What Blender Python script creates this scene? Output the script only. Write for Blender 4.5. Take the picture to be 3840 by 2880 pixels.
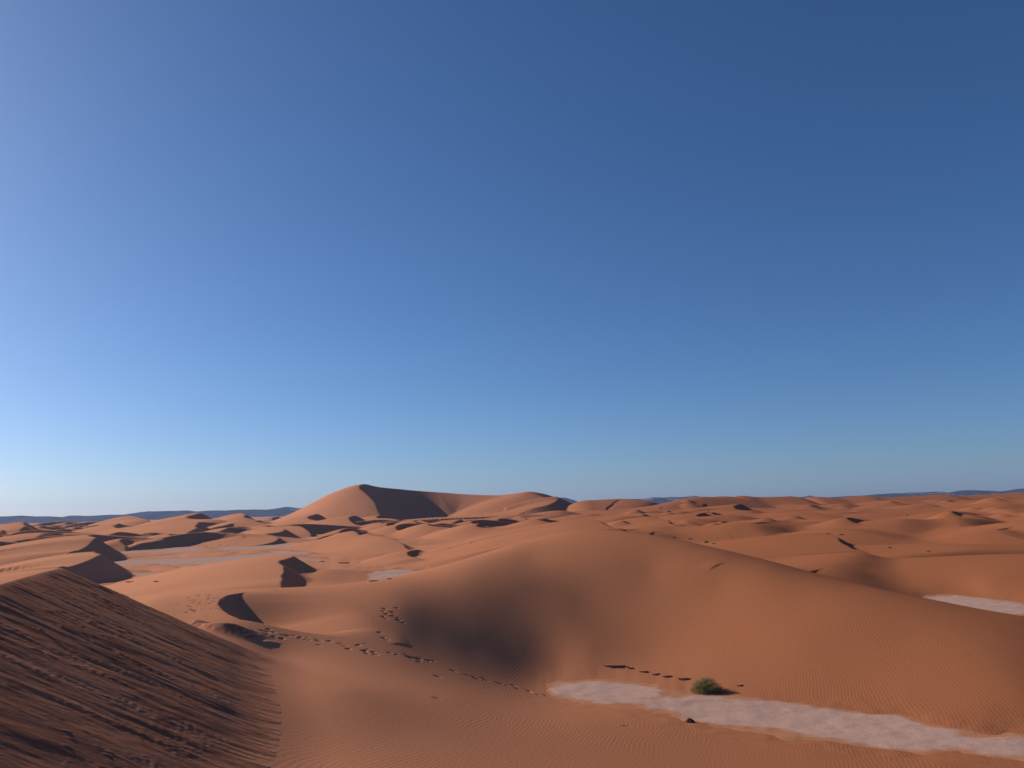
import bpy, math
import numpy as np
from mathutils import Matrix

# ------------------------------------------------------------------ camera, sky, sun, exposure
IMW, IMH = 3840.0, 2880.0
FOC = 2957.0                      # focal length in photo pixels
CAM_Z = 9.0                       # eye height above the clay pans
ROLL = math.atan(0.0275)
PITCH = math.atan((1962 - 0.0275 * 1920 - 1440) * math.cos(ROLL) / FOC)
SUN_EL = math.radians(24.0)
SUN_LEFT = math.radians(62.0)     # sun azimuth, measured from the view axis (+Y) towards the left (-X)

sc = bpy.context.scene
for o in list(bpy.data.objects):
    bpy.data.objects.remove(o, do_unlink=True)
cam_d = bpy.data.cameras.new("camera")
cam = bpy.data.objects.new("camera", cam_d)
sc.collection.objects.link(cam)
cam_d.sensor_fit = 'HORIZONTAL'
cam_d.sensor_width = 36.0
cam_d.lens = 36.0 * FOC / IMW
cam_d.clip_start = 0.2
cam_d.clip_end = 120000.0
ROT = Matrix.Rotation(math.pi / 2 + PITCH, 3, 'X') @ Matrix.Rotation(-ROLL, 3, 'Z')
cam.matrix_world = Matrix.Translation((0, 0, CAM_Z)) @ ROT.to_4x4()
sc.camera = cam

world = bpy.data.worlds.new("World")
sc.world = world
world.use_nodes = True
wn = world.node_tree.nodes
wl = world.node_tree.links
bg = wn.get("Background") or wn.new("ShaderNodeBackground")
sky = wn.new("ShaderNodeTexSky")
sky.sky_type = 'NISHITA'
sky.sun_disc = False
sky.sun_elevation = SUN_EL
sky.sun_rotation = -SUN_LEFT
sky.altitude = 1500.0
sky.air_density = 0.93
sky.dust_density = 2.2
sky.ozone_density = 6.7
tone = wn.new("ShaderNodeHueSaturation")      # the phone camera's rendition of blue
tone.inputs["Hue"].default_value = 0.501
tone.inputs["Saturation"].default_value = 1.06
wl.new(sky.outputs["Color"], tone.inputs["Color"])
wl.new(tone.outputs["Color"], bg.inputs["Color"])
bg.inputs["Strength"].default_value = 0.084

sun_d = bpy.data.lights.new("sun", 'SUN')
sun = bpy.data.objects.new("sun", sun_d)
sc.collection.objects.link(sun)
sun_d.energy = 5.0
sun_d.angle = math.radians(0.53)
sun_d.color = (1.0, 0.89, 0.76)
TO_SUN = np.array([-math.sin(SUN_LEFT) * math.cos(SUN_EL), math.cos(SUN_LEFT) * math.cos(SUN_EL), math.sin(SUN_EL)])
from mathutils import Vector
sun.rotation_euler = Vector(TO_SUN).to_track_quat('Z', 'Y').to_euler()

vs = sc.view_settings
vs.view_transform = 'Standard'
vs.look = 'None'
vs.exposure = 0.2
vs.gamma = 1.0

# ------------------------------------------------------------------ pixel -> world helpers
RN = np.array(ROT)

def ray(u, v):
    d = RN @ np.array([(u - IMW / 2) / FOC, -(v - IMH / 2) / FOC, -1.0])
    return d

def at_depth(u, v, D):
    d = ray(u, v)
    return np.array([d[0] / d[1] * D, D, CAM_Z + d[2] / d[1] * D])

def at_height(u, v, z):
    d = ray(u, v)
    t = (z - CAM_Z) / d[2]
    return np.array([d[0] * t, d[1] * t, z])

# ------------------------------------------------------------------ numpy noise
def _hash(ix, iy, seed):
    h = (ix * 374761393 + iy * 668265263 + seed * 974634777) & 0xFFFFFFFF
    h = ((h ^ (h >> 13)) * 1274126177) & 0xFFFFFFFF
    return ((h ^ (h >> 16)) & 0xFFFF) / 65535.0

def noise(x, y, seed=0):
    ix = np.floor(x).astype(np.int64); iy = np.floor(y).astype(np.int64)
    fx = x - ix; fy = y - iy
    ux = fx * fx * fx * (fx * (fx * 6 - 15) + 10); uy = fy * fy * fy * (fy * (fy * 6 - 15) + 10)
    def g(dx, dy):
        a = _hash(ix + dx, iy + dy, seed) * (2 * math.pi)
        return np.cos(a) * (fx - dx) + np.sin(a) * (fy - dy)
    n0 = g(0, 0) * (1 - ux) + g(1, 0) * ux
    n1 = g(0, 1) * (1 - ux) + g(1, 1) * ux
    return (n0 * (1 - uy) + n1 * uy) * 1.5

def fbm(x, y, octv=3, seed=0):
    r = 0; a = 1.0
    for k in range(octv):
        r = r + a * noise(x * 2 ** k, y * 2 ** k, seed + k * 17); a *= 0.5
    return r

def sstep(a, b, x):
    t = np.clip((x - a) / (b - a), 0, 1)
    return t * t * (3 - 2 * t)

def smax(a, b, k):
    m = np.maximum(a, b)
    e = np.maximum(k - np.abs(a - b), 0)
    return m + e * e / (4 * k)

# ------------------------------------------------------------------ terrain grid (polar round the camera's foot)
def logrows(r0, r1, step):
    n = max(2, int(math.log(r1 / r0) / step))
    return np.exp(np.linspace(math.log(r0), math.log(r1), n, endpoint=False))

RES = 1.0
RS = np.concatenate([logrows(1.0, 11, .02 * RES), logrows(11, 30, .0030 * RES), logrows(30, 58, .0015 * RES), logrows(58, 140, .0035 * RES),
                     logrows(140, 1300, .0042 * RES), logrows(1300, 14000, .05), [14000.0]])
AZ_F = np.radians(np.arange(-37.5, 37.51, 0.088 * RES))
AZ_S = np.concatenate([np.radians(np.linspace(-180, -60, 25)), np.radians(np.linspace(-59, -38, 30))])
AZ = np.concatenate([AZ_S[:-0 or None], AZ_F, -AZ_S[::-1]])
NR, NA = len(RS), len(AZ)
A2, R2 = np.meshgrid(AZ, RS)      # rows = distance
GX = np.sin(A2) * R2
GY = np.cos(A2) * R2

# ------------------------------------------------------------------ near ground: thin-plate surface through surveyed points (u, v, z)
PTS = [
    # apron in front of the camera
    (1050, 2880, 3.45), (1400, 2880, 3.2), (2000, 2880, 2.1), (2700, 2880, .9), (3400, 2880, .35), (3840, 2880, .25),
    (1030, 2700, 3.4), (1020, 2600, 3.3), (1000, 2500, 3.3), (1500, 2760, 2.65), (2000, 2760, 1.5), (2400, 2790, .85),
    (1300, 2580, 3.05), (1600, 2665, 2.2), (1900, 2700, 1.35), (2200, 2710, .75), (2500, 2745, .4), (3000, 2810, .3), (3500, 2850, .25),
    # trough behind the apron ridge
    (1150, 2500, 2.6), (1400, 2560, 2.3), (1700, 2610, 1.6), (1900, 2590, .55), (1950, 2555, .22), (1600, 2490, 1.65), 
    (1400, 2450, 2.3), (1250, 2410, 2.75), (1100, 2350, 3.35), (1000, 2300, 3.85), (700, 2310, 3.9), (650, 2265, 4.25),
    # saddle crest
    (480, 2262, 4.2), (600, 2228, 4.5), (800, 2212, 4.55), (1000, 2205, 4.55), (1300, 2203, 4.35), (1500, 2195, 4.3),
    (760, 2318, 3.95), (900, 2330, 3.9), (1000, 2372, 3.4), (1060, 2420, 2.95), (1050, 2470, 2.55), (1010, 2478, 2.6), (1100, 2485, 2.55),
    (1300, 2260, 3.85), (1300, 2340, 3.2), (1500, 2270, 3.65), (1500, 2380, 2.65),
    # near pan: rim and middle
    (2020, 2545, .02), (2100, 2522, .02), (2250, 2528, .02), (2400, 2556, .02), (2530, 2588, .02), (2770, 2610, .02), (3000, 2633, .02),
    (3200, 2658, .02), (3450, 2698, .02), (3700, 2738, .02), (3840, 2765, .02),
    (2060, 2585, .02), (2200, 2625, .02), (2400, 2648, .02), (2520, 2682, .02), (2600, 2706, .02), (2770, 2732, .02), (3000, 2762, .02),
    (3200, 2787, .02), (3500, 2817, .02), (3840, 2837, .02),
    (2150, 2575, -.12), (2400, 2605, -.2), (2700, 2670, -.3), (3000, 2700, -.3), (3400, 2750, -.42), (3800, 2798, -.45), (4050, 2815, -.35), (4050, 2785, -.05), (4050, 2865, .02),
    # central dune: ridge line
    (1600, 2165, 4.35), (1750, 2105, 5.0), (1920, 2035, 5.9), (2100, 1993, 6.55), (2250, 1990, 6.65), (2350, 1995, 6.55),
    (2462, 2005, 6.3), (2571, 2029, 5.8), (2700, 2068, 5.1), (2875, 2116, 4.3), (3100, 2178, 3.45), (3300, 2212, 3.05), (3500, 2248, 2.6), (3840, 2315, 2.0),
    # central dune: front
     (2000, 2100, 4.75),
    (2200, 2440, .9), (2200, 2250, 2.6), (2200, 2120, 4.4), (2450, 2460, .5), (2450, 2300, 1.95), (2450, 2150, 3.75),
    (2700, 2500, .55), (2700, 2350, 1.6), (2700, 2200, 3.1), (3000, 2550, .5), (3000, 2400, 1.55), (3000, 2270, 2.55),
    (1150, 2135, 1.5), (1200, 2165, 1.2), (1280, 2150, .7), (1180, 2185, 1.4), (1350, 2180, .3), (1400, 2150, -.2), (1500, 2120, -.2), (1450, 2175, -.2), (1550, 2150, -.2),
    (3100, 2150, .9), (3300, 2150, .9), (3250, 2205, .5), (3440, 2236, .02), (3520, 2240, -.2), (3650, 2232, -.05), (3840, 2258, -.05), (3780, 2295, -.5), (3600, 2252, -.35), (3700, 2180, 1.0), (3840, 2200, .8), (3500, 2190, .6), (2950, 2120, .8), (2800, 2080, 1.2),
    (3400, 2600, .55), (3400, 2400, 1.7), (3700, 2650, .5), (3700, 2450, 1.55), (3840, 2600, .9),
]
CP = [tuple(at_height(*p)) for p in PTS]
def polar(az, r, z):
    a = math.radians(az); return (math.sin(a) * r, math.cos(a) * r, z)
for az, r, z in [(-35, 2, 7.3), (0, 2, 7.3), (35, 2, 7.3), (90, 2, 7.2), (-90, 2, 7.3), (180, 2, 7.2), (0, 9, 5.0), (25, 9, 4.3), (-25, 9, 5.0), (45, 12, 3.2), (60, 25, 1.0),
                 (60, 45, 1.5), (45, 30, .6), (-60, 20, 5), (-60, 45, 2), (-45, 60, 1), (-33, 70, .3), (-27, 75, .5), (-20, 78, .6), (-13, 80, 1.2), 
                 (-33, 55, 2.2), (-38, 44, 3.2), (-30, 110, -.2), (-22, 115, -.1), (-4, 100, .5),
                 (45, 60, 0), (12, 100, 1.2), (30, 90, 1.0), (45, 90, 1), (5, 110, 3.0),
                 (120, 10, 4), (-120, 10, 6), (150, 30, 1), (-150, 30, 2), (90, 30, 1), (-90, 40, 1), (180, 12, 4), (60, 90, 1), (-60, 100, 0), (120, 90, .5), (-120, 90, .5), (180, 90, .5), (90, 90, .5), (-90, 90, .5)]:
    CP.append(polar(az, r, z))
CP.append(tuple(at_depth(2300, 2010, 105)))
CP += [(-5, 47, 2.8), (-2.5, 47, 2.05), (0, 47, 1.28), (3, 47, .75), (-5, 50, 3.4), (-2.5, 50, 2.75), (0, 50, 2.03), (3, 50, 1.5), (-2.5, 53.5, 3.5), (0, 53.5, 2.8),
       (3, 53.5, 2.4), (-3.5, 57, 4.4), (0, 57, 3.8), (0, 44.8, .45), (-2.5, 44.5, 1.3), (-5, 44, 2.2), (-3, 41, 1.3)]
CP = np.array(CP)
WARP = 9.0
def warp(x, y):
    r = np.hypot(x, y); f = np.log1p(r / WARP) * WARP / np.maximum(r, 1e-6)
    return x * f, y * f
cx, cy = warp(CP[:, 0], CP[:, 1])
n = len(CP)
def tps(d2): return d2 * np.log(d2 + 1e-9)
K = tps((cx[:, None] - cx) ** 2 + (cy[:, None] - cy) ** 2) + np.eye(n) * 1.6
Pm = np.stack([np.ones(n), cx, cy], 1)
M = np.block([[K, Pm], [Pm.T, np.zeros((3, 3))]])
sol = np.linalg.solve(M, np.concatenate([CP[:, 2], np.zeros(3)]))
def near_surface(x, y):
    wx, wy = warp(x, y)
    z = sol[n] + sol[n + 1] * wx + sol[n + 2] * wy
    for i in range(n):
        z += sol[i] * tps((wx - cx[i]) ** 2 + (wy - cy[i]) ** 2)
    return z

# ------------------------------------------------------------------ far ground: low sand swells over the pan level
side = sstep(-12, 10, np.degrees(A2))                      # 0 on the left, where pans show between dunes; 1 on the right
swell = 0.9 * fbm(GX / 75, GY / 75, 3, 3)
FAR = swell * (0.35 + 1.05 * side) - 0.42 + side * 1.45 + side * sstep(150, 600, R2) * (2.0 + 3.0 * fbm(GX / 170 + 7, GY / 170, 2, 11))
FAR = FAR + .25 * (1 - side)
FAR = np.where(R2 > 1300, FAR * np.clip(1 - (R2 - 1300) / 3000, 0, 1), FAR)
rn = R2 < 150
FAR = FAR + (1 - side) * .45 * fbm(GX / 16, GY / 26, 3, 77) * sstep(700, 300, R2)
H = FAR.copy()
w = sstep(88, 135, R2[rn])
H[rn] = near_surface(GX[rn], GY[rn]) * (1 - w) + FAR[rn] * w
for u_, v_, rx, ry in [(1480, 2145, 15, 17), (1640, 2095, 10, 12), (1560, 2058, 14, 22), (1180, 2098, 8, 12), (680, 2100, 12, 10), (500, 2172, 7, 7), (80, 2130, 9, 9), (790, 2030, 17, 26), (1250, 2020, 22, 30), (1450, 2012, 26, 26), (1010, 2048, 14, 14), (2620, 2036, 7, 9), (3180, 2001, 9, 10), (3400, 2062, 9, 7), (3700, 2108, 9, 2.5)]:
    q = at_height(u_, v_, 0.0)
    H = H - (H + .5) * np.exp(-((GX - q[0]) / rx) ** 2 - ((GY - q[1]) / ry) ** 2)
H += .6 * np.exp(-((GX + 28) / 7) ** 2 - ((GY - 112) / 13) ** 2)
H += .8 * np.exp(-((GX + 29) / 6) ** 2 - ((GY - 122) / 9) ** 2)
LAB = np.zeros(H.shape, np.int32)
LEE = np.full(H.shape, -99.0)      # distance down the lee face of the owning dune
STRIKE = np.zeros(H.shape)
OVER = np.zeros(H.shape)

def catmull(P, per=6):
    P = np.asarray(P, float)
    Q = np.vstack([2 * P[0] - P[1], P, 2 * P[-1] - P[-2]])
    out = []
    for i in range(1, len(Q) - 2):
        for k in range(per):
            t = k / per
            out.append(0.5 * ((2 * Q[i]) + (-Q[i - 1] + Q[i + 1]) * t + (2 * Q[i - 1] - 5 * Q[i] + 4 * Q[i + 1] - Q[i + 2]) * t * t
                              + (-Q[i - 1] + 3 * Q[i] - 3 * Q[i + 1] + Q[i + 2]) * t ** 3))
    out.append(P[-1])
    return np.array(out)

def window(xmin, xmax, ymin, ymax):
    m = (GX > xmin) & (GX < xmax) & (GY > ymin) & (GY < ymax)
    return m

def near_line(C, x, y, lee=None):
    env = np.full(x.shape, -1e9)
    best = np.full(x.shape, 1e18); sgn = np.zeros(x.shape); zz = np.zeros(x.shape); ss = np.zeros(x.shape)
    L = 0.0
    for i in range(len(C) - 1):
        a = C[i]; b = C[i + 1]; e = b[:2] - a[:2]; ll = max(1e-9, e @ e)
        t = np.clip(((x - a[0]) * e[0] + (y - a[1]) * e[1]) / ll, 0, 1)
        dx = x - (a[0] + t * e[0]); dy = y - (a[1] + t * e[1])
        d2 = dx * dx + dy * dy
        if lee is not None:
            env = np.maximum(env, a[2] + t * (b[2] - a[2]) - lee[i] * np.sqrt(d2))
        m = d2 < best
        best[m] = d2[m]
        sgn[m] = np.sign(dx[m] * e[1] - dy[m] * e[0])          # + on the right-hand side of the crest's direction = lee
        zz[m] = a[2] + t[m] * (b[2] - a[2])
        ss[m] = L + t[m] * math.sqrt(ll)
        L += math.sqrt(ll)
    d = np.sqrt(best)
    if lee is not None: return np.where(sgn >= 0, d, -d), zz, ss, env
    return np.where(sgn >= 0, d, -d), zz, ss

NLAB = [0]
DUNES = {}
def crest(P, Lw=None, lee=0.63, k=0.4, floor=-0.8, ext=4.0, per=6, name=None, prof=1.0, lee_round=0.0, lees=None):
    """a dune with a crest line P (x, y, z), a long windward side of length Lw and a slip face on the right of the line"""
    global H, LAB, LEE, STRIKE
    P = np.asarray(P, float)
    def extend(p, q):
        e = p[:2] - q[:2]; e = e / (np.linalg.norm(e) + 1e-9)
        dz = max(0.3, p[2] - floor)
        return np.array([p[0] + e[0] * dz * ext, p[1] + e[1] * dz * ext, floor])
    if ext > 0:
        P = np.vstack([extend(P[0], P[1]), P, extend(P[-1], P[-2])])
    if lees is not None:
        lees = np.concatenate([[lees[0]], lees, [lees[-1]]]) if ext > 0 else np.asarray(lees)
    C = catmull(P, per)
    hm = C[:, 2].max() - floor
    Lw = Lw or 7.0 * hm
    pad = max(Lw, hm / lee) + 1
    m = window(C[:, 0].min() - pad, C[:, 0].max() + pad, C[:, 1].min() - pad, C[:, 1].max() + pad)
    if not m.any(): return
    x = GX[m]; y = GY[m]
    if Lw > 8 and C[:, 1].mean() > 60 and name != 'foreground':
        sc_ = max(.5, np.hypot(C[:, 0], C[:, 1]).mean() / 150)
        x = x + .45 * sc_ * noise(GX[m] / (9 * sc_), GY[m] / (9 * sc_), 61) + 1.2 * sc_ * noise(GX[m] / (26 * sc_), GY[m] / (26 * sc_), 62)
        y = y + .9 * sc_ * noise(GX[m] / (14 * sc_), GY[m] / (14 * sc_), 63)
    lv = np.full(len(C), lee)
    if lees is not None: lv = np.interp(np.arange(len(C)) / per, np.arange(len(lees)), lees)
    d, zc, s, env = near_line(C, x, y, lv)
    t = np.clip(-d / Lw, 0, 1)
    wv = (1 - t * t * (3 - 2 * t)) ** prof
    hw = floor + (zc - floor) * wv
    if lee_round > 0:
        hl = zc - lee * (np.sqrt(d * d + lee_round ** 2) - lee_round)
    else:
        hl = env
    h = np.where(d > 0, hl, hw)
    old = H[m]
    kk = np.where(d > 0, k if name == 'foreground' else min(k, .6), k)
    H[m] = smax(old, h, kk)
    NLAB[0] += 1
    idx = NLAB[0]
    own = h > old
    a = LAB[m]; a[own] = idx; LAB[m] = a
    a = LEE[m]; a[own] = d[own]; LEE[m] = a
    a = STRIKE[m]; a[own] = s[own]; STRIKE[m] = a
    if name == 'foreground':
        a = OVER[m]; a[own] = (h - old)[own]; OVER[m] = a
    DUNES[idx] = name
    return idx

def uvd(*pts): return [at_depth(*p) for p in pts]
def uvz(*pts): return [at_height(*p) for p in pts]

# ------------------------------------------------------------------ far, random crescent dunes first (they lie lowest)
rng = np.random.default_rng(12)
def barchan(x, y, h, wind=0.0, wid=9.0, horn=.9, Lw=None, name=None):
    t = np.linspace(-1, 1, 7)
    w_ = h * wid * .5
    px = horn * w_ * t * t + rng.normal(0, .05 * w_, 7); py = t * w_ * (1 + rng.normal(0, .08, 7))
    pz = h * (1 - np.abs(t) ** 1.7) - .3
    c, s = math.cos(wind), math.sin(wind)
    crest(np.stack([x + c * px - s * py, y + s * px + c * py, pz], 1), Lw=Lw or 5.5 * h, ext=1.5, k=.35, name=name)

for i in range(150):
    az = rng.uniform(-40, 2); r = math.exp(rng.uniform(math.log(270), math.log(1250)))
    if -13.5 < az < 2 and r > 520: continue
    h = rng.uniform(2.0, 4.6) * (0.8 + r / 900)
    x, y = math.sin(math.radians(az)) * r, math.cos(math.radians(az)) * r
    barchan(x, y, h, wind=rng.normal(-.35, .35), wid=rng.uniform(7, 16), horn=rng.uniform(.3, 1.1))
for i in range(150):
    az = rng.uniform(0, 42); r = math.exp(rng.uniform(math.log(170), math.log(1250)))
    h = rng.uniform(2.0, 4.4) * (0.75 + r / 700)
    x, y = math.sin(math.radians(az)) * r, math.cos(math.radians(az)) * r
    wind = rng.normal(-.3, .4)
    t = np.linspace(-1, 1, 7); w_ = h * rng.uniform(4, 9)
    px = .5 * w_ * t * t; py = t * w_; pz = h * (1 - np.abs(t) ** 1.8) - .3
    c, s = math.cos(wind), math.sin(wind)
    crest(np.stack([x + c * px - s * py, y + s * px + c * py, pz], 1), Lw=9 * h, lee=rng.uniform(.18, .42), lee_round=h * 1.2, ext=3, k=1.5)

for P, Lw_, le in [
    (((2150, 1884, 900), (2224, 1875, 900), (2319, 1871, 900), (2354, 1874, 890), (2441, 1885, 880)), 110, .22),
    (((2480, 1900, 700), (2549, 1881, 740), (2614, 1865, 780), (2649, 1863, 800), (2690, 1869, 820)), 90, .24),
    (((2690, 1868, 850), (2714, 1862, 860), (2748, 1868, 870)), 60, .25),
    (((2750, 1867, 900), (2792, 1859, 900), (2850, 1865, 900), (2936, 1862, 900), (3010, 1868, 900)), 90, .22),
    (((3020, 1868, 950), (3075, 1864, 950), (3140, 1867, 950), (3227, 1860, 950), (3284, 1865, 950), (3400, 1862, 950), (3522, 1855, 950), (3596, 1860, 950), (3748, 1852, 950), (3835, 1847, 950), (4050, 1842, 950)), 90, .2)]:
    crest(uvd(*P), Lw=Lw_, lee=le, lee_round=12, ext=2.0, k=3)
for i in range(190):
    az = rng.uniform(-36, -1); r = math.exp(rng.uniform(math.log(230), math.log(700)))
    if -12.5 < az and r > 480: continue
    if r < 330 or (-27 < az < -13 and r < 430): continue
    h = rng.uniform(1.2, 2.6) * (.75 + r / 900)
    barchan(math.sin(math.radians(az)) * r, math.cos(math.radians(az)) * r, h, wind=rng.normal(-.15, .3), wid=rng.uniform(8, 18), horn=rng.uniform(.3, 1.0), Lw=5 * h)

for i in range(60):
    az = rng.uniform(0, 36); r = math.exp(rng.uniform(math.log(200), math.log(900)))
    h = rng.uniform(1.3, 2.6) * (.75 + r / 700)
    xx, yy = math.sin(math.radians(az)) * r, math.cos(math.radians(az)) * r
    jb = int(np.searchsorted(AZ, math.radians(az))); ib = int(np.searchsorted(RS, r)); zb = float(H[ib, jb])
    t = np.linspace(-1, 1, 7); w_ = h * rng.uniform(2, 4.5); wind = rng.normal(-.25, .35)
    px = .8 * w_ * t * t; py = t * w_; pz = zb + h * .62 * (1 - np.abs(t) ** 1.7) - .15 - .35 * h * np.abs(t) ** 3
    c, s_ = math.cos(wind), math.sin(wind)
    crest(np.stack([xx + c * px - s_ * py, yy + s_ * px + c * py, pz], 1), Lw=6 * h, lee=.62, ext=2.0, floor=zb - .5 * h - 1.2, k=.7)

# ------------------------------------------------------------------ the great dune on the skyline
crest(uvd((1990, 1909, 850), (2035, 1897, 865), (2066, 1886, 885), (2080, 1874, 905), (2066, 1866, 930)), Lw=110, lee=.50, ext=2.0, k=8, name='great')
crest(uvd((1450, 1945, 780), (1428, 1915, 810), (1398, 1873, 850), (1346, 1834, 905), (1364, 1815, 955), (1430, 1827, 1005), (1530, 1838, 1050), (1640, 1845, 1075), (1750, 1853, 1080), (1870, 1857, 1060), (1950, 1848, 1030), (2000, 1851, 1010)),
      Lw=118, lee=.6, ext=1.8, k=4, name='great', lees=[.6, .6, .6, .6, .6, .56, .44, .34, .30, .28, .28, .28])

# ------------------------------------------------------------------ crescent dunes one can tell apart, far to near
crest(uvd((1672, 1974, 360), (1705, 1966, 368), (1730, 1952, 380), (1742, 1950, 400)), Lw=45, k=1, name='crescent')
crest(uvd((1364, 1974, 420), (1322, 1965, 430), (1307, 1943, 460), (1340, 1936, 490)), Lw=60, k=1, name='crescent')
crest(uvd((1490, 1948, 480), (1415, 1942, 500), (1440, 1934, 520)), Lw=50, k=1, name='crescent')
crest(uvd((1180, 1956, 480), (1150, 1945, 500), (1175, 1932, 530), (1200, 1931, 545)), Lw=50, k=1, name='crescent')
crest(uvd((133, 2011, 300), (188, 1996, 330), (260, 1999, 340), (345, 2010, 330), (425, 2011, 320)), Lw=50, k=1, name='crescent')
crest(uvd((448, 1987, 420), (425, 1974, 440), (443, 1967, 460), (474, 1965, 480)), Lw=50, k=1, name='crescent')
crest(uvd((596, 1996, 380), (568, 1986, 395), (552, 1977, 410), (560, 1973, 430)), Lw=50, k=1, name='crescent')
crest(uvd((955, 1952, 690), (922, 1940, 710), (930, 1930, 740), (915, 1927, 770)), Lw=60, k=1.5, name='crescent')
crest(uvd((830, 1950, 600), (745, 1947, 620), (706, 1940, 640), (730, 1932, 690), (765, 1926, 740)), Lw=70, k=1.5, name='crescent')
crest(uvd((560, 1952, 760), (540, 1943, 790), (500, 1936, 830)), Lw=70, k=1.5, name='crescent')
crest(uvd((80, 1980, 400), (87, 1964, 430), (105, 1960, 450)), Lw=45, k=1, name='crescent')
# two-tongued dune with the long dark lee
crest(uvd((1150, 2004, 330), (1134, 1982, 345), (1115, 1972, 360), (1034, 1975, 372), (960, 1980, 380)), Lw=60, k=1, name='crescent')
crest(uvd((921, 2051, 243), (1005, 2035, 252), (1031, 2019, 264), (1019, 2010, 272), (1002, 2002, 280), (1048, 1996, 292), (1070, 1989, 305), (1060, 1982, 320), (1000, 1979, 340)), Lw=42, k=.8, name='crescent', ext=2)
# tall hooked dune
crest(uvd((560, 2024, 290), (629, 2020, 300), (694, 2003, 325), (738, 1983, 345), (748, 1970, 365), (740, 1957, 385), (690, 1958, 410)), Lw=75, k=1, name='crescent')
crest(uvd((520, 2041, 240), (575, 2031, 246), (625, 2023, 254), (640, 2028, 262)), Lw=14, k=.4, name='crescent')
# right half
crest(uvd((2720, 1944, 315), (2640, 1939, 318), (2620, 1932, 325), (2640, 1923, 335), (2665, 1928, 350)), Lw=60, k=1.5, name='crescent')
crest(uvd((2770, 1905, 520), (2757, 1898, 540), (2790, 1892, 560)), Lw=80, k=2, name='crescent')
crest(uvd((2600, 1984, 205), (2535, 1976, 210), (2510, 1962, 222), (2499, 1950, 238), (2440, 1940, 260)), Lw=50, k=1.2, name='crescent')
crest(uvd((3250, 2070, 118), (3195, 2058, 122), (3160, 2040, 128), (3120, 2015, 140), (3060, 2000, 155)), Lw=45, k=1.0, name='crescent')
crest(uvd((3030, 2175, 74), (3060, 2150, 80), (3105, 2118, 90), (3160, 2086, 104), (3200, 2075, 112)), Lw=20, lee=.34, lee_round=3, ext=2, k=1.2, name='crescent')
# dunes left of the middle
crest(uvd((1560, 2075, 170), (1512, 2046, 185), (1468, 2018, 200), (1390, 2008, 215), (1250, 2015, 230)), Lw=26, k=1, name='crescent', lee=.45)
crest(uvd((1575, 2098, 140), (1540, 2085, 145), (1537, 2071, 150), (1555, 2063, 156), (1575, 2064, 162)), Lw=15, k=.6, name='crescent', ext=2)
crest(uvd((1064, 2204, 78), (1056, 2165, 86), (1048, 2125, 97), (1050, 2104, 108), (1070, 2096, 116), (1091, 2085, 122), (1062, 2083, 134)), Lw=34, k=.7, name='crescent', ext=2)
crest(uvd((265, 2073, 170), (300, 2061, 174), (330, 2042, 179), (349, 2018, 185), (351, 2012, 195), (342, 2011, 206)), Lw=50, k=.6, name='crescent', ext=2)
crest(uvd((225, 2131, 115), (265, 2123, 118), (330, 2101, 122), (369, 2080, 127), (371, 2075, 134), (364, 2074, 142)), Lw=34, k=.5, name='crescent', ext=2)
crest(uvd((2330, 1992, 138), (2302, 1983, 142), (2245, 1965, 152), (2219, 1951, 160), (2130, 1962, 172)), Lw=48, k=1.0, name='crescent', ext=2, lee=.5)
# small slip face behind the foreground slope
SECOND = crest(uvz((700, 2352, 3.7), (760, 2340, 3.95), (820, 2334, 4.05), (880, 2340, 3.95), (930, 2362, 3.65), (975, 2402, 3.2), (1005, 2445, 2.75)), Lw=5, lee=.62, k=.25, name='foreground', ext=.6)
# the foreground slope
FORE = crest([(0, -22, 6.2), (-6.3, -1, 7.05), (-10, 10.5, 7.2), (-12.4, 17, 7.3), (-14.1, 22, 7.35), (-16.2, 27.5, 7.3), (-17.8, 31.5, 7.2), (-19.6, 33.8, 6.8), (-23, 35.5, 5.7), (-30, 36.5, 3.0)],
             Lw=26, lee=.54, k=.5, name='foreground', ext=2)

# scooped bowl with its own slip face on the saddle
def bowl(P, A, Lr, wall=.68):
    """hollow with a sharp curved rim on its left and near side, easing out to the right and far side"""
    P = np.array(P); P = P[np.argsort(P[:, 1])]
    y0, y1 = P[0, 1], P[-1, 1]
    m = window(P[:, 0].min() - 1, P[:, 0].max() + Lr + 6, y0 - .5, y1 + .5)
    x = GX[m]; y = GY[m]
    xc = np.interp(y, P[:, 1], P[:, 0])
    a = np.minimum(wall * np.clip(y - y0, 0, 99), A) * (1 - sstep(y0 + (y1 - y0) * .5, y1, y))
    dx = np.maximum(x - xc, 0)
    drop = np.minimum(wall * dx, a) * (1 - sstep(0, Lr, dx - a / wall))
    H[m] -= drop
bowl(uvz((905, 2327, 3.8), (860, 2318, 3.82), (832, 2306, 3.85), (815, 2290, 3.9), (822, 2274, 4.0), (850, 2256, 4.1), (890, 2240, 4.25), (930, 2228, 4.35)), 1.3, 6.5)

# small wind-scoured ripples steps
def lip(P, A, L):
    C = catmull(np.array(P), 6); pad = L + 1
    m = window(C[:, 0].min() - pad, C[:, 0].max() + pad, C[:, 1].min() - pad, C[:, 1].max() + pad)
    d, _, s = near_line(C, GX[m], GY[m])
    f = np.sin(np.clip(s / s.max(), 0, 1) * math.pi)
    H[m] += A * f * np.where(d > 0, np.clip(1 - d / (A * 1.7), 0, 1), (1 - sstep(0, L, -d)))
lip(uvz((1460, 2402, 2.6), (1500, 2397, 2.6), (1545, 2400, 2.5)), .05, 2.0)
lip(uvz((2655, 2180, 3.2), (2700, 2168, 3.3), (2730, 2160, 3.4)), .06, 1.5)

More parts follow.
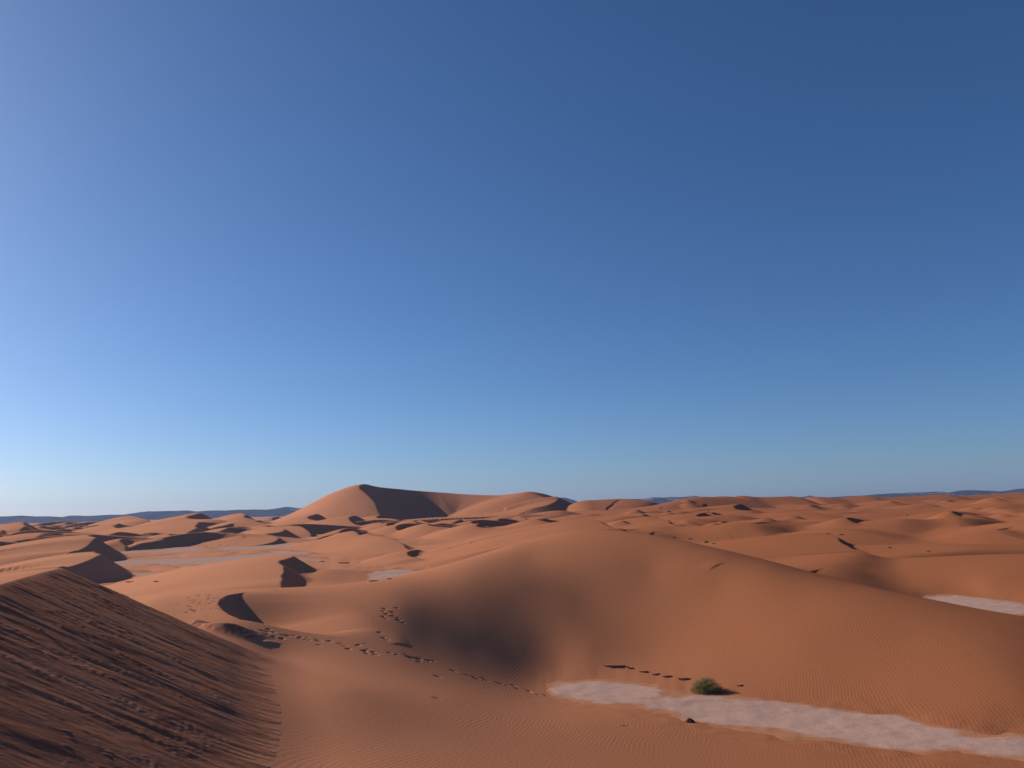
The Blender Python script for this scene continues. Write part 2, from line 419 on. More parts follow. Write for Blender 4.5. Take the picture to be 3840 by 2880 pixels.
# ------------------------------------------------------------------ grain-flow tongues on the foreground slip faces
for idx in (FORE, SECOND):
    m = (LAB == idx) & (LEE > 0) & (R2 < 60)
    d = LEE[m]; s = STRIKE[m]
    x, y = s, d
    warp_ = .35 * noise(s / 2.2, d / 5, 91)
    st = fbm((x + warp_) / .38, y / 1.5, 4, 21)
    st2 = fbm((x + 2 * warp_) / 1.4, y / 3.6, 3, 51)
    clod = np.maximum(0, fbm(x / .22, y / .35, 2, 71) - .35) * sstep(.05, .45, fbm(x / 2.0 + 3, y / 3.0, 2, 81))
    ov = OVER[m]
    rub = np.abs(noise(x / .11, y / .16, 75)) * sstep(.0, .4, fbm(x / 1.3 + 9, y / 4.0, 2, 85))
    fade = sstep(0, .5, d) * sstep(.0, .30, ov + .35 * noise(s / .30, d / 4, 33) - .05)
    sc_ = 1.0 if idx == FORE else .6
    H[m] += fade * sc_ * (0.014 * st + 0.024 * st2 + .04 * clod * sstep(.3, .8, ov) + .016 * rub * sstep(.2, .6, ov))
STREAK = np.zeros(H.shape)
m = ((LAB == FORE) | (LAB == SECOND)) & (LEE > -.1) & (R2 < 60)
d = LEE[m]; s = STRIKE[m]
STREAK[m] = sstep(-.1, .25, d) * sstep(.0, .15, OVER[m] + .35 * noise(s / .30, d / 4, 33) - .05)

nearpan = np.exp(-(H / .22) ** 2) * (R2 < 400) * (LAB == 0)
sc_p = np.clip(R2 / 40, 1, 6)
H += nearpan * (.03 * fbm(GX / (1.6 * sc_p), GY / (1.6 * sc_p), 3, 41) * np.clip(R2 / 40, 1, 4))

# ------------------------------------------------------------------ ray / ground intersection on the grid
def column(az):
    j = np.searchsorted(AZ, az); j = min(max(j, 1), NA - 1)
    t = (az - AZ[j - 1]) / (AZ[j] - AZ[j - 1])
    return H[:, j - 1] * (1 - t) + H[:, j] * t
def hit(u, v, rmin=8.0):
    d = ray(u, v); az = math.atan2(d[0], d[1]); sl = d[2] / math.hypot(d[0], d[1])
    col = column(az); rayz = CAM_Z + sl * RS
    below = np.where((rayz < col) & (RS > rmin))[0]
    if len(below) == 0: return None
    i = below[0]
    a = rayz[i - 1] - col[i - 1]; b = rayz[i] - col[i]
    t = a / (a - b + 1e-12)
    r = RS[i - 1] + t * (RS[i] - RS[i - 1])
    return np.array([math.sin(az) * r, math.cos(az) * r, CAM_Z + sl * r])
def ground(x, y):
    r = math.hypot(x, y); col = column(math.atan2(x, y))
    return float(np.interp(r, RS, col))

# ------------------------------------------------------------------ footprints
def dent(p, rad, dep, ang=0.0, pid=-1):
    pad = rad * 4
    c, s_ = math.cos(ang), math.sin(ang)
    i0 = np.searchsorted(RS, math.hypot(p[0], p[1]) - pad); i1 = np.searchsorted(RS, math.hypot(p[0], p[1]) + pad)
    az = math.atan2(p[0], p[1]); da = pad / math.hypot(p[0], p[1])
    j0 = np.searchsorted(AZ, az - da); j1 = np.searchsorted(AZ, az + da)
    X = GX[i0:i1, j0:j1] - p[0]; Y = GY[i0:i1, j0:j1] - p[1]
    a = (c * X + s_ * Y) / 1.5; b = -s_ * X + c * Y
    rad = rad * .78; q = np.sqrt(a * a + b * b) / rad
    sub = PRINT_ID[i0:i1, j0:j1]; sub[q < 1.15] = pid
    dep = dep * .55; H[i0:i1, j0:j1] += -dep * np.exp(-1.3 * q ** 2) + .12 * dep * np.exp(-((q - 1.4) / .35) ** 2)
prng = np.random.default_rng(5)
PRINTS = []
PRINT_ID = np.full(H.shape, -1, np.int32)
def trail(pts, n_, jit, rad=.14, dep=.10):
    pts = np.array(pts, float)
    for k in range(n_):
        t = (k + prng.uniform(-.4, .4)) / max(1, n_ - 1) * (len(pts) - 1); t = min(max(t, 0), len(pts) - 1.001)
        i = int(t); q = pts[i] + (pts[i + 1] - pts[i]) * (t - i)
        u = q[0] + prng.normal(0, jit[0]); v = q[1] + prng.normal(0, jit[1])
        PRINTS.append((u, v, rad * prng.uniform(.7, 1.2), dep * prng.uniform(.6, 1.15), prng.uniform(-.6, .6)))
trail([(960, 2362), (1060, 2388), (1200, 2402), (1330, 2425), (1400, 2440)], 46, (14, 7), .13, .085)
trail([(1380, 2450), (1500, 2452), (1600, 2478)], 10, (10, 4), .14, .09)
trail([(1540, 2465), (1620, 2480)], 6, (6, 3), .15, .11)
trail([(1715, 2522), (1850, 2556), (1960, 2584), (2050, 2610)], 18, (6, 2.5), .13, .10)
trail([(770, 2225), (800, 2250), (760, 2275)], 34, (34, 12), .13, .09)
trail([(700, 2250), (740, 2290)], 14, (40, 14), .12, .08)
for u, v in [(1437, 2292), (1436, 2312), (1447, 2318), (1448, 2302), (1470, 2295), (1470, 2310), (1480, 2300), (1487, 2280), (1489, 2316), (1491, 2326), (1500, 2322), (1509, 2335), (1441, 2282), (1422, 2371), (1440, 2392), (1452, 2398)]:
    PRINTS.append((u, v, .13, .10, prng.uniform(-.5, .5)))
trail([(590, 2140), (570, 2165)], 8, (8, 4), .3, .2)
for u, v in [(1637, 2617), (2350, 2722), (1640, 2536)]:
    PRINTS.append((u, v, .16, .1, 0))
spots = [hit(u, v) for u, v, rad, dep, ang in PRINTS]
for i, (u, v, rad, dep, ang) in enumerate(PRINTS):
    if spots[i] is not None and spots[i][1] < 150: dent(spots[i], rad, dep, ang, i)

# ------------------------------------------------------------------ materials
def mat(name):
    m = bpy.data.materials.new(name); m.use_nodes = True
    nt = m.node_tree; b = nt.nodes["Principled BSDF"]
    b.inputs["Roughness"].default_value = 1.0
    b.inputs["Specular IOR Level"].default_value = 0.0
    return m, nt, b
def N(nt, t, **kw):
    nd = nt.nodes.new(t)
    for k, v in kw.items():
        setattr(nd, k, v)
    return nd
def mathn(nt, op, a, b=None, c=None):
    nd = N(nt, "ShaderNodeMath", operation=op)
    for i, q in enumerate((a, b, c)):
        if q is None: continue
        if isinstance(q, (int, float)): nd.inputs[i].default_value = q
        else: nt.links.new(q, nd.inputs[i])
    return nd.outputs[0]
def mixc(nt, f, a, b):
    nd = N(nt, "ShaderNodeMix", data_type='RGBA')
    for i, q in ((0, f), (6, a), (7, b)):
        if isinstance(q, (int, float)): nd.inputs[i].default_value = q
        elif isinstance(q, tuple): nd.inputs[i].default_value = (*q, 1)
        else: nt.links.new(q, nd.inputs[i])
    return nd.outputs[2]
def tex_noise(nt, vec, scale, detail=3, rough=.55, dist=0):
    nd = N(nt, "ShaderNodeTexNoise")
    nd.inputs["Scale"].default_value = scale; nd.inputs["Detail"].default_value = detail
    nd.inputs["Roughness"].default_value = rough; nd.inputs["Distortion"].default_value = dist
    if vec is not None: nt.links.new(vec, nd.inputs["Vector"])
    return nd.outputs["Fac"]
def mapping(nt, vec, scale=(1, 1, 1), rot=(0, 0, 0)):
    nd = N(nt, "ShaderNodeMapping")
    nd.inputs["Scale"].default_value = scale; nd.inputs["Rotation"].default_value = rot
    nt.links.new(vec, nd.inputs["Vector"])
    return nd.outputs[0]
def maprange(nt, v, a, b, c, d, smooth=True):
    nd = N(nt, "ShaderNodeMapRange", interpolation_type='SMOOTHSTEP' if smooth else 'LINEAR')
    nt.links.new(v, nd.inputs[0])
    for i, q in enumerate((a, b, c, d)): nd.inputs[i + 1].default_value = q
    return nd.outputs[0]

def sand_material():
    m, nt, b = mat("rippled_sand")
    geo = N(nt, "ShaderNodeNewGeometry"); pos = geo.outputs["Position"]
    sep = N(nt, "ShaderNodeSeparateXYZ"); nt.links.new(pos, sep.inputs[0])
    big = tex_noise(nt, pos, .02, 3)
    fine = tex_noise(nt, pos, 9.0, 4, .7)
    c = mixc(nt, maprange(nt, big, .3, .7, 0, 1), (.53, .235, .132), (.58, .267, .154))
    lens_falloff = maprange(nt, mathn(nt, 'DIVIDE', sep.outputs[0], mathn(nt, 'ADD', sep.outputs[1], 30.0)), -.4, .3, 0, 1)
    c = mixc(nt, mathn(nt, 'MULTIPLY', lens_falloff, .9), c, (.30, .105, .046))  # paler left, darker redder right: lens glare and vignetting painted into the sand
    c = mixc(nt, maprange(nt, fine, .35, .65, .12, 0), c, (.25, .10, .06))
    # damp, dark bands and dry tongues on the grain-flow slope
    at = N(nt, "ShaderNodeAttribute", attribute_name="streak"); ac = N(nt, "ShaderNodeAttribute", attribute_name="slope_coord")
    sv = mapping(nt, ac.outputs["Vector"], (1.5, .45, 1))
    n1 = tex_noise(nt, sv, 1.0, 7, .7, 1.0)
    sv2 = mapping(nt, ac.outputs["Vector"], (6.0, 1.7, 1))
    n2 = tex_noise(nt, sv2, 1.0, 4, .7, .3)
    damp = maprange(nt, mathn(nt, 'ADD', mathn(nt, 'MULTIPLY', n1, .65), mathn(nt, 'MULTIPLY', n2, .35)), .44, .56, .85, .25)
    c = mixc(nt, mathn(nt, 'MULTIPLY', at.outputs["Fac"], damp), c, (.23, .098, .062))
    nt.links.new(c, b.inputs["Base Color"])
    # wind ripples
    dist = N(nt, "ShaderNodeVectorMath", operation='LENGTH'); nt.links.new(pos, dist.inputs[0])
    fade = maprange(nt, dist.outputs["Value"], 45, 130, 1, 0)
    warpn = N(nt, "ShaderNodeTexNoise"); warpn.inputs["Scale"].default_value = .12; warpn.inputs["Detail"].default_value = 2
    nt.links.new(pos, warpn.inputs["Vector"])
    wsub = N(nt, "ShaderNodeVectorMath", operation='MULTIPLY_ADD'); nt.links.new(warpn.outputs["Color"], wsub.inputs[0])
    wsub.inputs[1].default_value = (2.2, 2.2, 0); nt.links.new(pos, wsub.inputs[2])
    flat = N(nt, "ShaderNodeVectorMath", operation='MULTIPLY'); nt.links.new(wsub.outputs[0], flat.inputs[0]); flat.inputs[1].default_value = (1, 1, 0)
    wav = N(nt, "ShaderNodeTexWave", wave_type='BANDS', bands_direction='X')
    wav.inputs["Scale"].default_value = .314 / .15; wav.inputs["Distortion"].default_value = 3.2
    wav.inputs["Detail"].default_value = 2; wav.inputs["Detail Scale"].default_value = .9
    nt.links.new(mapping(nt, flat.outputs[0], (1, 1, 1), (0, 0, math.radians(14))), wav.inputs["Vector"])
    amp = maprange(nt, tex_noise(nt, pos, .09, 3), .32, .62, .15, 1)
    nos = mathn(nt, 'SUBTRACT', 1.0, at.outputs["Fac"])
    rip = mathn(nt, 'MULTIPLY', mathn(nt, 'MULTIPLY', mathn(nt, 'MULTIPLY', wav.outputs["Fac"], fade), amp), nos)
    hgt = mathn(nt, 'MULTIPLY_ADD', rip, .0034, mathn(nt, 'MULTIPLY', fine, .010))
    grain = tex_noise(nt, sv2, 2.2, 5, .75)
    hgt = mathn(nt, 'ADD', hgt, mathn(nt, 'MULTIPLY', mathn(nt, 'MULTIPLY', grain, at.outputs["Fac"]), .05))
    bp = N(nt, "ShaderNodeBump"); bp.inputs["Strength"].default_value = 1.0; bp.inputs["Distance"].default_value = 1.0
    nt.links.new(hgt, bp.inputs["Height"]); nt.links.new(bp.outputs[0], b.inputs["Normal"])
    return m

def clay_material():
    m, nt, b = mat("dry_clay_crust")
    geo = N(nt, "ShaderNodeNewGeometry"); pos = geo.outputs["Position"]
    n1 = tex_noise(nt, mapping(nt, pos, (.25, .5, 1)), 1.0, 5, .65)
    n2 = tex_noise(nt, pos, 9.0, 6, .75)
    n3 = tex_noise(nt, mapping(nt, pos, (.10, .35, 1)), 1.0, 5, .65, .6)
    c = mixc(nt, maprange(nt, n2, .3, .7, 0, 1), (.40, .245, .19), (.50, .325, .262))
    c = mixc(nt, maprange(nt, n1, .5, .75, 0, .3), c, (.31, .19, .15))
    spk = tex_noise(nt, pos, 26.0, 3, .8)
    c = mixc(nt, maprange(nt, spk, .62, .70, 0, .55), c, (.20, .12, .09))
    n4 = tex_noise(nt, mapping(nt, pos, (.06, .22, 1)), 1.0, 6, .7, .8)
    c = mixc(nt, maprange(nt, n4, .52, .70, 0, .28), c, (.20, .145, .13))
    at = N(nt, "ShaderNodeAttribute", attribute_name="drift")
    sand = maprange(nt, mathn(nt, 'ADD', at.outputs["Fac"], mathn(nt, 'MULTIPLY', mathn(nt, 'SUBTRACT', n3, .5), 2.1)), .35, .75, 0, .95)
    c = mixc(nt, sand, c, (.40, .175, .09))
    nt.links.new(c, b.inputs["Base Color"])
    bp = N(nt, "ShaderNodeBump"); bp.inputs["Strength"].default_value = .8; bp.inputs["Distance"].default_value = 1.0
    hh = mathn(nt, 'ADD', mathn(nt, 'MULTIPLY', n2, .022), mathn(nt, 'MULTIPLY', n1, .08))
    nt.links.new(hh, bp.inputs["Height"]); nt.links.new(bp.outputs[0], b.inputs["Normal"])
    return m
SAND = sand_material()
CLAY = clay_material()

# ------------------------------------------------------------------ build the terrain meshes, one object for each dune group
def link(o):
    sc.collection.objects.link(o); return o
def mesh_np(name, V, F4, material, normals=None, smooth=True):
    me = bpy.data.meshes.new(name)
    nv, nf, k = len(V), len(F4), F4.shape[1]
    me.vertices.add(nv); me.vertices.foreach_set("co", V.astype(np.float32).ravel())
    me.loops.add(nf * k); me.loops.foreach_set("vertex_index", F4.astype(np.int32).ravel())
    me.polygons.add(nf); me.polygons.foreach_set("loop_start", np.arange(0, nf * k, k, dtype=np.int32))
    if smooth: me.polygons.foreach_set("use_smooth", np.ones(nf, bool))
    me.materials.append(material)
    me.update(calc_edges=True)
    if normals is not None:
        me.normals_split_custom_set_from_vertices(normals.astype(np.float32))
    return me

VX = np.stack([GX, GY, H], -1)
def grid_normals():
    dr = np.gradient(VX, axis=0); da = np.empty_like(VX)
    da[:, 1:-1] = VX[:, 2:] - VX[:, :-2]; da[:, 0] = VX[:, 1] - VX[:, 0]; da[:, -1] = VX[:, -1] - VX[:, -2]
    nn = np.cross(da, dr); nn /= np.linalg.norm(nn, axis=-1, keepdims=True) + 1e-12
    nn[nn[..., 2] < 0] *= -1
    return nn
NN = grid_normals()
VI = np.arange(NR * NA).reshape(NR, NA)
FACES = np.stack([VI[:-1, :-1], VI[:-1, 1:], VI[1:, 1:], VI[1:, :-1]], -1).reshape(-1, 4)
FLAB = LAB[:-1, :-1].reshape(-1)
FR = R2[:-1, :-1].reshape(-1)
names = {i: DUNES.get(i) for i in range(0, NLAB[0] + 1)}
pieces = [('sand', 'far rolling orange dune field between the pans and the skyline'),
          ('sand', 'smooth bare sand apron across the bottom of the view'),
          ('sand_dune', 'big smooth rippled dune in the middle, behind the clay tongue'),
          ('sand_dune', 'low saddle dune with a dark scooped bowl and many footprints'),
          ('sand_dune', 'great sharp-peaked dune standing above all others on the skyline'),
          ('sand_dune', 'foreground dune with a dark streaked slip face at lower left')]
PIECE = np.zeros(NLAB[0] + 1, np.int32)
for i in range(1, NLAB[0] + 1):
    nm = names[i]
    if nm is None: continue
    if nm == 'crescent':
        pieces.append(('sand_dune', None)); PIECE[i] = len(pieces) - 1
    else:
        PIECE[i] = {'great': 4, 'foreground': 5, 'central': 2}[nm]
FP = PIECE[FLAB]
FA = np.degrees(A2[:-1, :-1].reshape(-1))
base = (FLAB == 0) | (FP == 0)
FP[base & (FR < 100) & (FA > -7) & (FR >= 36)] = 2
FP[base & (FR < 75) & (FA <= -7) & (FR >= 34)] = 3
FP[base & (FR < 34)] = 1
FP[base & (FR < 36) & (FR >= 34) & (FA > -7)] = 1
SLC = np.stack([STRIKE, np.where(LEE > -50, LEE, 0), 0 * STRIKE], -1).reshape(-1, 3)
VF = VX.reshape(-1, 3); NF = NN.reshape(-1, 3); SF = STREAK.reshape(-1)
PID = PRINT_ID[:-1, :-1].reshape(-1)
def terrain_piece(nm, f):
    used, inv = np.unique(f, return_inverse=True)
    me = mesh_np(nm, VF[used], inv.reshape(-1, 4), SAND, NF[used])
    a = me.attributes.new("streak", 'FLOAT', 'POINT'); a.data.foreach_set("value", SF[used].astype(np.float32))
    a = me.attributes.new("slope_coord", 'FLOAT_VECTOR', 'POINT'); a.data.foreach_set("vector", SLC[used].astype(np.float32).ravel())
    return link(bpy.data.objects.new(nm, me))
TERRAIN = {}
for k, (nm, lab) in enumerate(pieces):
    f = FACES[(FP == k) & (PID < 0)]
    if len(f) < 40: continue
    o = terrain_piece(nm, f); o["kind"] = "structure"
    if lab: o["label"] = lab
    TERRAIN[k] = o
for i in range(len(PRINTS)):
    fm = PID == i
    if fm.sum() == 0: continue
    k = int(np.bincount(FP[fm]).argmax())
    o = terrain_piece('footprint', FACES[fm]); o.parent = TERRAIN.get(k, TERRAIN[0])

# clay pans: sheets at the pan level; the sand rises out of them
def pan(name, az0, az1, r0, r1, label):
    az = np.radians(np.linspace(az0, az1, 260)); rs = np.exp(np.linspace(math.log(r0), math.log(r1), 260))
    a, r = np.meshgrid(az, rs); x = np.sin(a) * r; y = np.cos(a) * r
    z = .03 * fbm(x / 3, y / 3, 2, 5) + .02 * fbm(x / .8, y / .8, 2, 8)
    V = np.stack([x, y, z], -1).reshape(-1, 3)
    I = np.arange(len(V)).reshape(a.shape)
    F = np.stack([I[:-1, :-1], I[:-1, 1:], I[1:, 1:], I[1:, :-1]], -1).reshape(-1, 4)
    jj = np.clip(np.searchsorted(AZ, a), 1, NA - 1); ii = np.clip(np.searchsorted(RS, r), 1, NR - 1)
    hh = H[ii, jj]
    me = mesh_np(name, V, F, CLAY)
    at = me.attributes.new("drift", 'FLOAT', 'POINT'); at.data.foreach_set("value", (sstep(-.14, .03, hh - z) + (0 if r0 < 50 else .2)).astype(np.float32).ravel())
    o = link(bpy.data.objects.new(name, me)); o["kind"] = "structure"; o["label"] = label
pan("clay_pan", -2, 45, 18, 53, "pale tongue of dry clay at the foot of the big dune")
pan("clay_pan", 8, 45, 53.01, 150, "pale clay flat behind the big dune at the right edge")
pan("clay_pan", -45, 7.9, 60, 200, "grey cracked clay flats among the dunes left of the middle")
pan("clay_pan", -45, 45, 200.01, 1200, "far grey clay flats between distant dunes")

# ------------------------------------------------------------------ far hills
def rock_material():
    m, nt, b = mat("dark_hill_rock")
    geo = N(nt, "ShaderNodeNewGeometry"); pos = geo.outputs["Position"]
    n1 = tex_noise(nt, mapping(nt, pos, (1, 1, 3)), .006, 5, .6)
    n2 = tex_noise(nt, pos, .0016, 2, .5)
    c = mixc(nt, maprange(nt, n1, .35, .65, 0, 1), (.022, .02, .022), (.045, .038, .038))
    c = mixc(nt, mathn(nt, 'MULTIPLY', maprange(nt, n2, .56, .66, 0, 1), maprange(nt, n1, .45, .6, 0, .9)), c, (.22, .17, .13))
    nt.links.new(c, b.inputs["Base Color"])
    return m
ROCK = rock_material()
def hills(outline, D, depth, label, seed):
    pts = np.array([at_depth(u, v, D) for u, v in outline])
    n_ = 260; rows = np.linspace(-1, 1, 25)
    px = np.linspace(pts[0, 0], pts[-1, 0], n_)
    top = np.interp(px, pts[:, 0], pts[:, 2]) + 4 * noise(px / 160, px * 0 + seed, seed)
    X, T = np.meshgrid(px, rows)
    Y = D + T * depth * .5 + 60 * noise(X / 500, T * 0 + 3.1, seed + 5)
    prof = (1 - np.abs(T) ** 1.3)
    rough = .16 * fbm(X / 170, Y / 260, 3, seed + 9) * np.clip(np.abs(T) * 3, 0, 1) * (1 - T * T)
    Z = -8 + (top[None] + 8) * np.clip(prof + rough, 0, 1.0)
    V = np.stack([X, Y, Z], -1).reshape(-1, 3)
    I = np.arange(len(V)).reshape(X.shape)
    F = np.stack([I[:-1, :-1], I[:-1, 1:], I[1:, 1:], I[1:, :-1]], -1).reshape(-1, 4)
    o = link(bpy.data.objects.new("hills", mesh_np("hills", V, F, ROCK))); o["kind"] = "structure"; o["label"] = label
hills([(-700, 1962), (-300, 1942), (0, 1937), (70, 1934), (130, 1936), (240, 1938), (265, 1933), (310, 1935), (400, 1931), (470, 1929), (520, 1921), (560, 1917), (620, 1917), (700, 1914), (740, 1917), (850, 1913), (920, 1911), (1000, 1911), (1075, 1901), (1120, 1905), (1300, 1915), (1450, 1928)],
      8600, 900, "long low blue range of hills on the left horizon", 3)
hills([(1990, 1912), (2060, 1870), (2085, 1866), (2120, 1867), (2150, 1875), (2190, 1890), (2230, 1906)], 9000, 800, "blue hill peeking out right of the great dune", 14)
hills([(2300, 1900), (2360, 1873), (2400, 1871), (2450, 1866), (2560, 1863), (2610, 1860), (2650, 1868), (2720, 1892)], 8800, 800, "flat-topped blue hill on the horizon right of the middle", 25)
hills([(2780, 1888), (2830, 1863), (2900, 1864), (2960, 1861), (3000, 1865), (3040, 1858), (3070, 1866), (3130, 1880)], 9400, 700, "pair of small blue knolls on the right horizon", 36)
hills([(3060, 1882), (3110, 1864), (3200, 1860), (3300, 1853), (3350, 1850), (3420, 1848), (3520, 1843), (3560, 1848), (3610, 1838), (3700, 1840), (3750, 1843), (3840, 1831), (4100, 1826), (4500, 1850)], 8200, 900, "long blue range of hills at the right edge of the horizon", 47)

# ------------------------------------------------------------------ desert shrubs
def leaf_material(name, a, b_):
    m, nt, b = mat(name)
    geo = N(nt, "ShaderNodeNewGeometry")
    c = mixc(nt, geo.outputs["Random Per Island"], a, b_)
    nt.links.new(c, b.inputs["Base Color"])
    return m
LEAF = leaf_material("olive_leaf", (.23, .20, .08), (.40, .35, .17))
WOODM = leaf_material("dry_twig", (.16, .12, .09), (.26, .21, .16))
def tubes(paths, rad):
    V = []; F = []
    for p in paths:
        b0 = len(V); k = len(p)
        for i, q in enumerate(p):
            r_ = rad * (1 - .8 * i / (k - 1))
            for a in range(3):
                V.append((q[0] + r_ * math.cos(a * 2.1), q[1] + r_ * math.sin(a * 2.1), q[2] + r_ * .3 * math.cos(a * 4)))
        for i in range(k - 1):
            for a in range(3):
                F.append((b0 + i * 3 + a, b0 + i * 3 + (a + 1) % 3, b0 + (i + 1) * 3 + (a + 1) % 3, b0 + (i + 1) * 3 + a))
    return np.array(V), np.array(F)
def shrub(pos, w_, h, label, seed, nst=420, leaves=34, lsize=.045):
    r = np.random.default_rng(seed)
    root = link(bpy.data.objects.new("shrub", None)); root.location = pos; root.empty_display_size = .2
    root["label"] = label; root["category"] = "shrub"; root["group"] = "desert shrubs"
    paths = []; LV = []; LF = []
    lob = r.uniform(0, 6.28, 5)
    for i in range(nst):
        th = r.uniform(0, 2 * math.pi); el = math.asin(r.uniform(.03, 1.0))
        rr = r.uniform(.72, .98) * (1 + .10 * math.sin(3 * th + lob[0]) + .10 * math.sin(5 * th + lob[1] + 3 * el))
        tip = np.array([math.cos(th) * math.cos(el) * w_ * .5 * rr, math.sin(th) * math.cos(el) * w_ * .5 * rr, max(.04, math.sin(el) * h * rr)])
        st = np.array([r.normal(0, w_ * .07), r.normal(0, w_ * .07), -.03])
        mid = st * .5 + tip * .5 + np.array([0, 0, h * .12]) + r.normal(0, .03, 3)
        p = [st, (st + mid) * .5 + r.normal(0, .015, 3), mid, (mid + tip) * .5 + r.normal(0, .02, 3), tip]
        paths.append(p)
        for k in range(leaves):
            t = r.uniform(.42, 1.0); t = 1 - (1 - t) * r.uniform(.3, 1)
            f = t * 4; a = min(3, int(f)); q = p[a] + (p[a + 1] - p[a]) * (f - a) + r.normal(0, .028, 3) * (w_ / 1.6)
            q[2] = max(q[2], .01)
            d = r.normal(0, 1, 3) + np.array([0, 0, .5]) + (tip - st) * .5; d /= np.linalg.norm(d)
            sd = np.cross(d, r.normal(0, 1, 3)); sd /= np.linalg.norm(sd) + 1e-9
            L_ = lsize * r.uniform(.6, 1.3); W_ = L_ * .3
            b0 = len(LV)
            LV += [q - d * L_ * .5, q + sd * W_ * .5, q + d * L_ * .5, q - sd * W_ * .5]
            LF.append((b0, b0 + 1, b0 + 2, b0 + 3))
    V, F = tubes(paths, .011 * w_ / 1.6)
    o = link(bpy.data.objects.new("stem", mesh_np("stem", V, F, WOODM))); o.parent = root
    o = link(bpy.data.objects.new("foliage", mesh_np("foliage", np.array(LV), np.array(LF), LEAF, smooth=False))); o.parent = root; o["kind"] = "stuff"
def put_shrub(u, v, wpx, hratio, label, seed, **kw):
    p = hit(u, v); d = math.hypot(p[0], p[1]); w_ = wpx / FOC * d * 1.04
    shrub((p[0], p[1], p[2] - .03), w_, w_ * hratio, label, seed, **kw)
put_shrub(2648, 2592, 114, .40, "rounded olive green shrub at the upper edge of the pale clay tongue", 1)
q = at_height(1548, 2186, .0); q[2] = ground(q[0], q[1])
shrub((q[0], q[1], max(q[2], 0) - .02), 1.15, .55, "small olive shrub at the left foot of the big middle dune", 2, nst=90, leaves=30, lsize=.09)
put_shrub(2649, 2036, 17, .55, "tiny dark shrub on the clay flat behind the big dune's ridge", 3, nst=60, leaves=24, lsize=.12)
put_shrub(3402, 1934, 8, .6, "tiny lone dark shrub far out on the sand at upper right", 4, nst=40, leaves=20, lsize=.25)
put_shrub(10, 2006, 22, .8, "tiny dark bush at the left edge among far dunes", 5, nst=50, leaves=24, lsize=.35)

# ------------------------------------------------------------------ broken clay ledges, stones
def ledge_material():
    m, nt, b = mat("hard_clay_ledge")
    geo = N(nt, "ShaderNodeNewGeometry"); pos = geo.outputs["Position"]
    n1 = tex_noise(nt, pos, 6.0, 5, .7)
    c = mixc(nt, maprange(nt, n1, .3, .7, 0, 1), (.36, .18, .115), (.50, .30, .22))
    nt.links.new(c, b.inputs["Base Color"])
    bp = N(nt, "ShaderNodeBump"); bp.inputs["Distance"].default_value = .05; nt.links.new(n1, bp.inputs["Height"]); nt.links.new(bp.outputs[0], b.inputs["Normal"])
    return m
LEDGEM = ledge_material()
STONEM = leaf_material("dark_stone", (.07, .045, .035), (.10, .065, .05))
def slab(name, pos, L_, W_, T_, rz, seed, label, cat, group, tilt=.18, prof=((-.25, .78), (.55, .86), (1.0, 1.0), (1.08, .62))):
    """a jagged plate of crust: flat uneven top, ragged undercut rim"""
    r = np.random.default_rng(seed)
    k = 18; a = np.linspace(0, 2 * math.pi, k, endpoint=False) + r.uniform(-.12, .12, k)
    rad = 1 + r.uniform(-.32, .18, k)
    c, s_ = math.cos(rz), math.sin(rz)
    V = []
    for lev, (zz, sc_) in enumerate(prof):
        zz = zz * T_
        for i in range(k):
            x = math.cos(a[i]) * rad[i] * L_ * .5 * sc_; y = math.sin(a[i]) * rad[i] * W_ * .5 * sc_
            z = zz + (r.uniform(-.1, .1) * T_ if lev else 0) - y * tilt
            V.append((pos[0] + c * x - s_ * y, pos[1] + s_ * x + c * y, pos[2] + z))
    V.append((pos[0], pos[1], pos[2] + T_ * 1.1))
    F = []
    for lev in range(3):
        for i in range(k):
            F.append((lev * k + i, lev * k + (i + 1) % k, (lev + 1) * k + (i + 1) % k, (lev + 1) * k + i))
    me = bpy.data.meshes.new(name)
    tri = [(3 * k + i, 3 * k + (i + 1) % k, 4 * k) for i in range(k)]
    me.from_pydata([tuple(map(float, v)) for v in V], [], F + tri)
    me.materials.append(LEDGEM)
    o = link(bpy.data.objects.new(name, me))
    o["label"] = label; o["category"] = cat
    if group: o["group"] = group
    return o
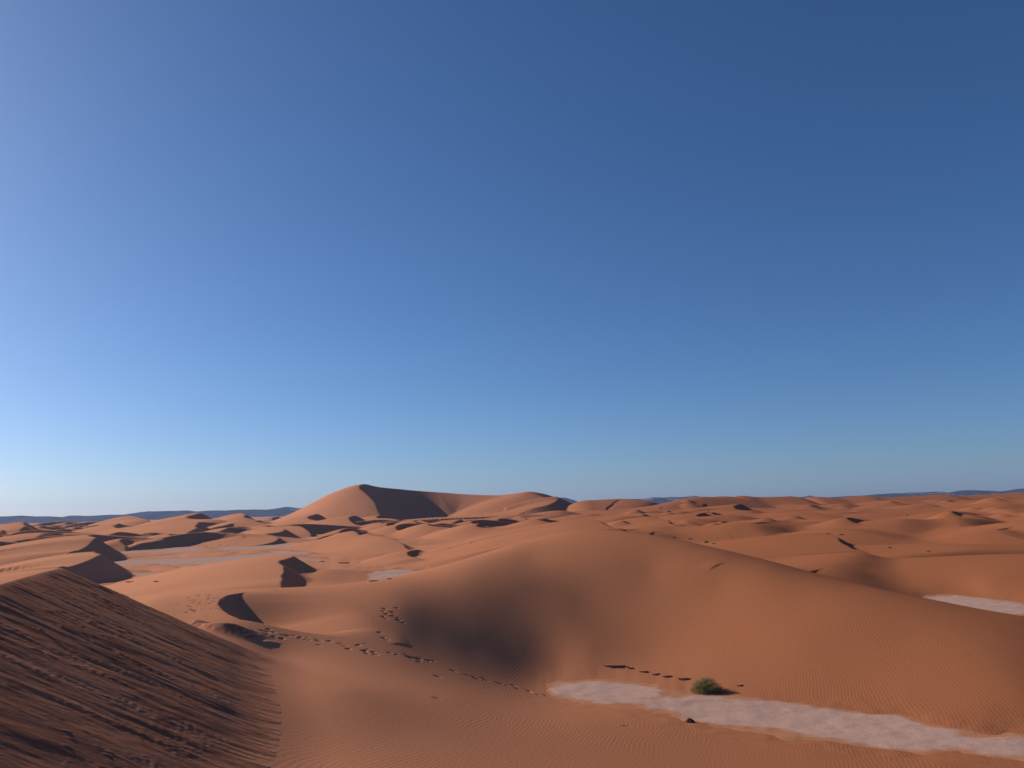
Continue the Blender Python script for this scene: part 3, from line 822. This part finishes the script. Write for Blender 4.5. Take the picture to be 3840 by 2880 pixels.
LEDGES = [
    (2300, 2496, 100, .9, "long flat clay ledge above the left end of the pale tongue"),
    (2363, 2504, 24, .8, "small clay flake just right of the long flat ledge"),
    (2412, 2518, 44, 1.0, "jagged clay ledge starting the broken line left of the green shrub"),
    (2455, 2528, 42, 1.0, "second clay ledge of the broken line left of the green shrub"),
    (2500, 2536, 44, 1.0, "third clay ledge of the broken line left of the green shrub"),
    (2560, 2546, 58, 1.3, "thick tilted clay ledge beside the green shrub on its left"),
    (2772, 2569, 24, .8, "small clay flake on the sand right of the green shrub"),
    (2212, 2602, 34, 1.0, "crumbled clay lump inside the left part of the pale tongue"),
    (1437, 2143, 22, 1.3, "dark clay lump at the left of the mid clay flat"),
    (1559, 2139, 44, 1.0, "curved clay ledge at the right of the mid clay flat"),
    (1494, 2155, 40, .8, "thin clay ledge in the centre of the mid clay flat"),
    (1398, 2178, 40, .9, "clay ledge at the near left edge of the mid clay flat"),
    (1459, 2170, 26, .8, "short clay ledge near the small olive shrub"),
    (1208, 2104, 20, .9, "clay flake left on the flat beside the black slip face"),
    (1288, 2110, 52, .8, "long thin clay ledge on the flat beside the black slip face"),
    (490, 2181, 50, .7, "dark clay ledge on the flat behind the streaked slope"),
    (586, 2180, 20, .9, "clay lump at the right of the flat behind the streaked slope"),
    (3780, 2264, 38, 1.2, "clay slab at the right edge by the far pale flat"),
    (2528, 2014, 16, 1.0, "tiny clay ledge just over the big dune's right shoulder"),
    (2588, 2020, 18, .8, "tiny clay ledge behind the big dune, left of the tiny shrub"),
    (2677, 2037, 16, .8, "tiny clay ledge right of the tiny shrub behind the big dune"),
    (3106, 2000, 18, .8, "left of two tiny clay ledges above the sharp right-hand dune brink"),
    (3156, 2004, 22, .9, "right of two tiny clay ledges above the sharp right-hand dune brink"),
    (3336, 2053, 18, .9, "tiny clay ledge on the thin pale strip at right"),
    (3481, 2066, 18, .8, "tiny clay ledge at the right end of the thin pale strip"),
]
for i, (u, v, wpx, tk, lab) in enumerate(LEDGES):
    p = hit(u, v + 2)
    d = math.hypot(p[0], p[1]); L_ = .85 * wpx / FOC * d
    slab("clay_ledge", p + np.array([0, 0, -.01]), L_, max(L_ * .38, .22), (.035 + .0008 * d) * tk, math.radians([-8, 6, -14, 12, -4][i % 5]), 100 + i, lab, "ledge", "broken clay ledges")
p = hit(2586, 2708)
slab("stone", p, .42, .30, .15, .2, 301, "dark pointed stone on the lower rim of the pale clay tongue", "stone", None, .1, ((-.3, 1.1), (.3, .95), (.75, .6), (1.05, .22)))
bpy.data.objects["stone"].data.materials[0] = STONEM
p = hit(156, 2366)
slab("pebble", p, .13, .09, .06, .4, 302, "small pale pebble on the dark streaked slope near the left edge", "pebble", None, .1, ((-.3, .8), (.3, 1.0), (.7, .85), (.95, .4)))

# ------------------------------------------------------------------ air
hz = bpy.data.meshes.new("haze")
x, y0, y1, z0, z1 = 15000, -15000, 15000, -30.0, 330.0
hz.from_pydata([(-x, y0, z0), (x, y0, z0), (x, y1, z0), (-x, y1, z0), (-x, y0, z1), (x, y0, z1), (x, y1, z1), (-x, y1, z1)], [],
               [(0, 3, 2, 1), (4, 5, 6, 7), (0, 1, 5, 4), (1, 2, 6, 5), (2, 3, 7, 6), (3, 0, 4, 7)])
ho = link(bpy.data.objects.new("haze", hz)); ho["kind"] = "stuff"
hm = bpy.data.materials.new("desert_haze"); hm.use_nodes = True
hm.node_tree.nodes.clear()
out = hm.node_tree.nodes.new("ShaderNodeOutputMaterial"); pv = hm.node_tree.nodes.new("ShaderNodeVolumePrincipled")
pv.inputs["Color"].default_value = (.42, .58, 1.0, 1); pv.inputs["Density"].default_value = 3.4e-5; pv.inputs["Anisotropy"].default_value = .2
hm.node_tree.links.new(pv.outputs[0], out.inputs["Volume"])
hz.materials.append(hm)
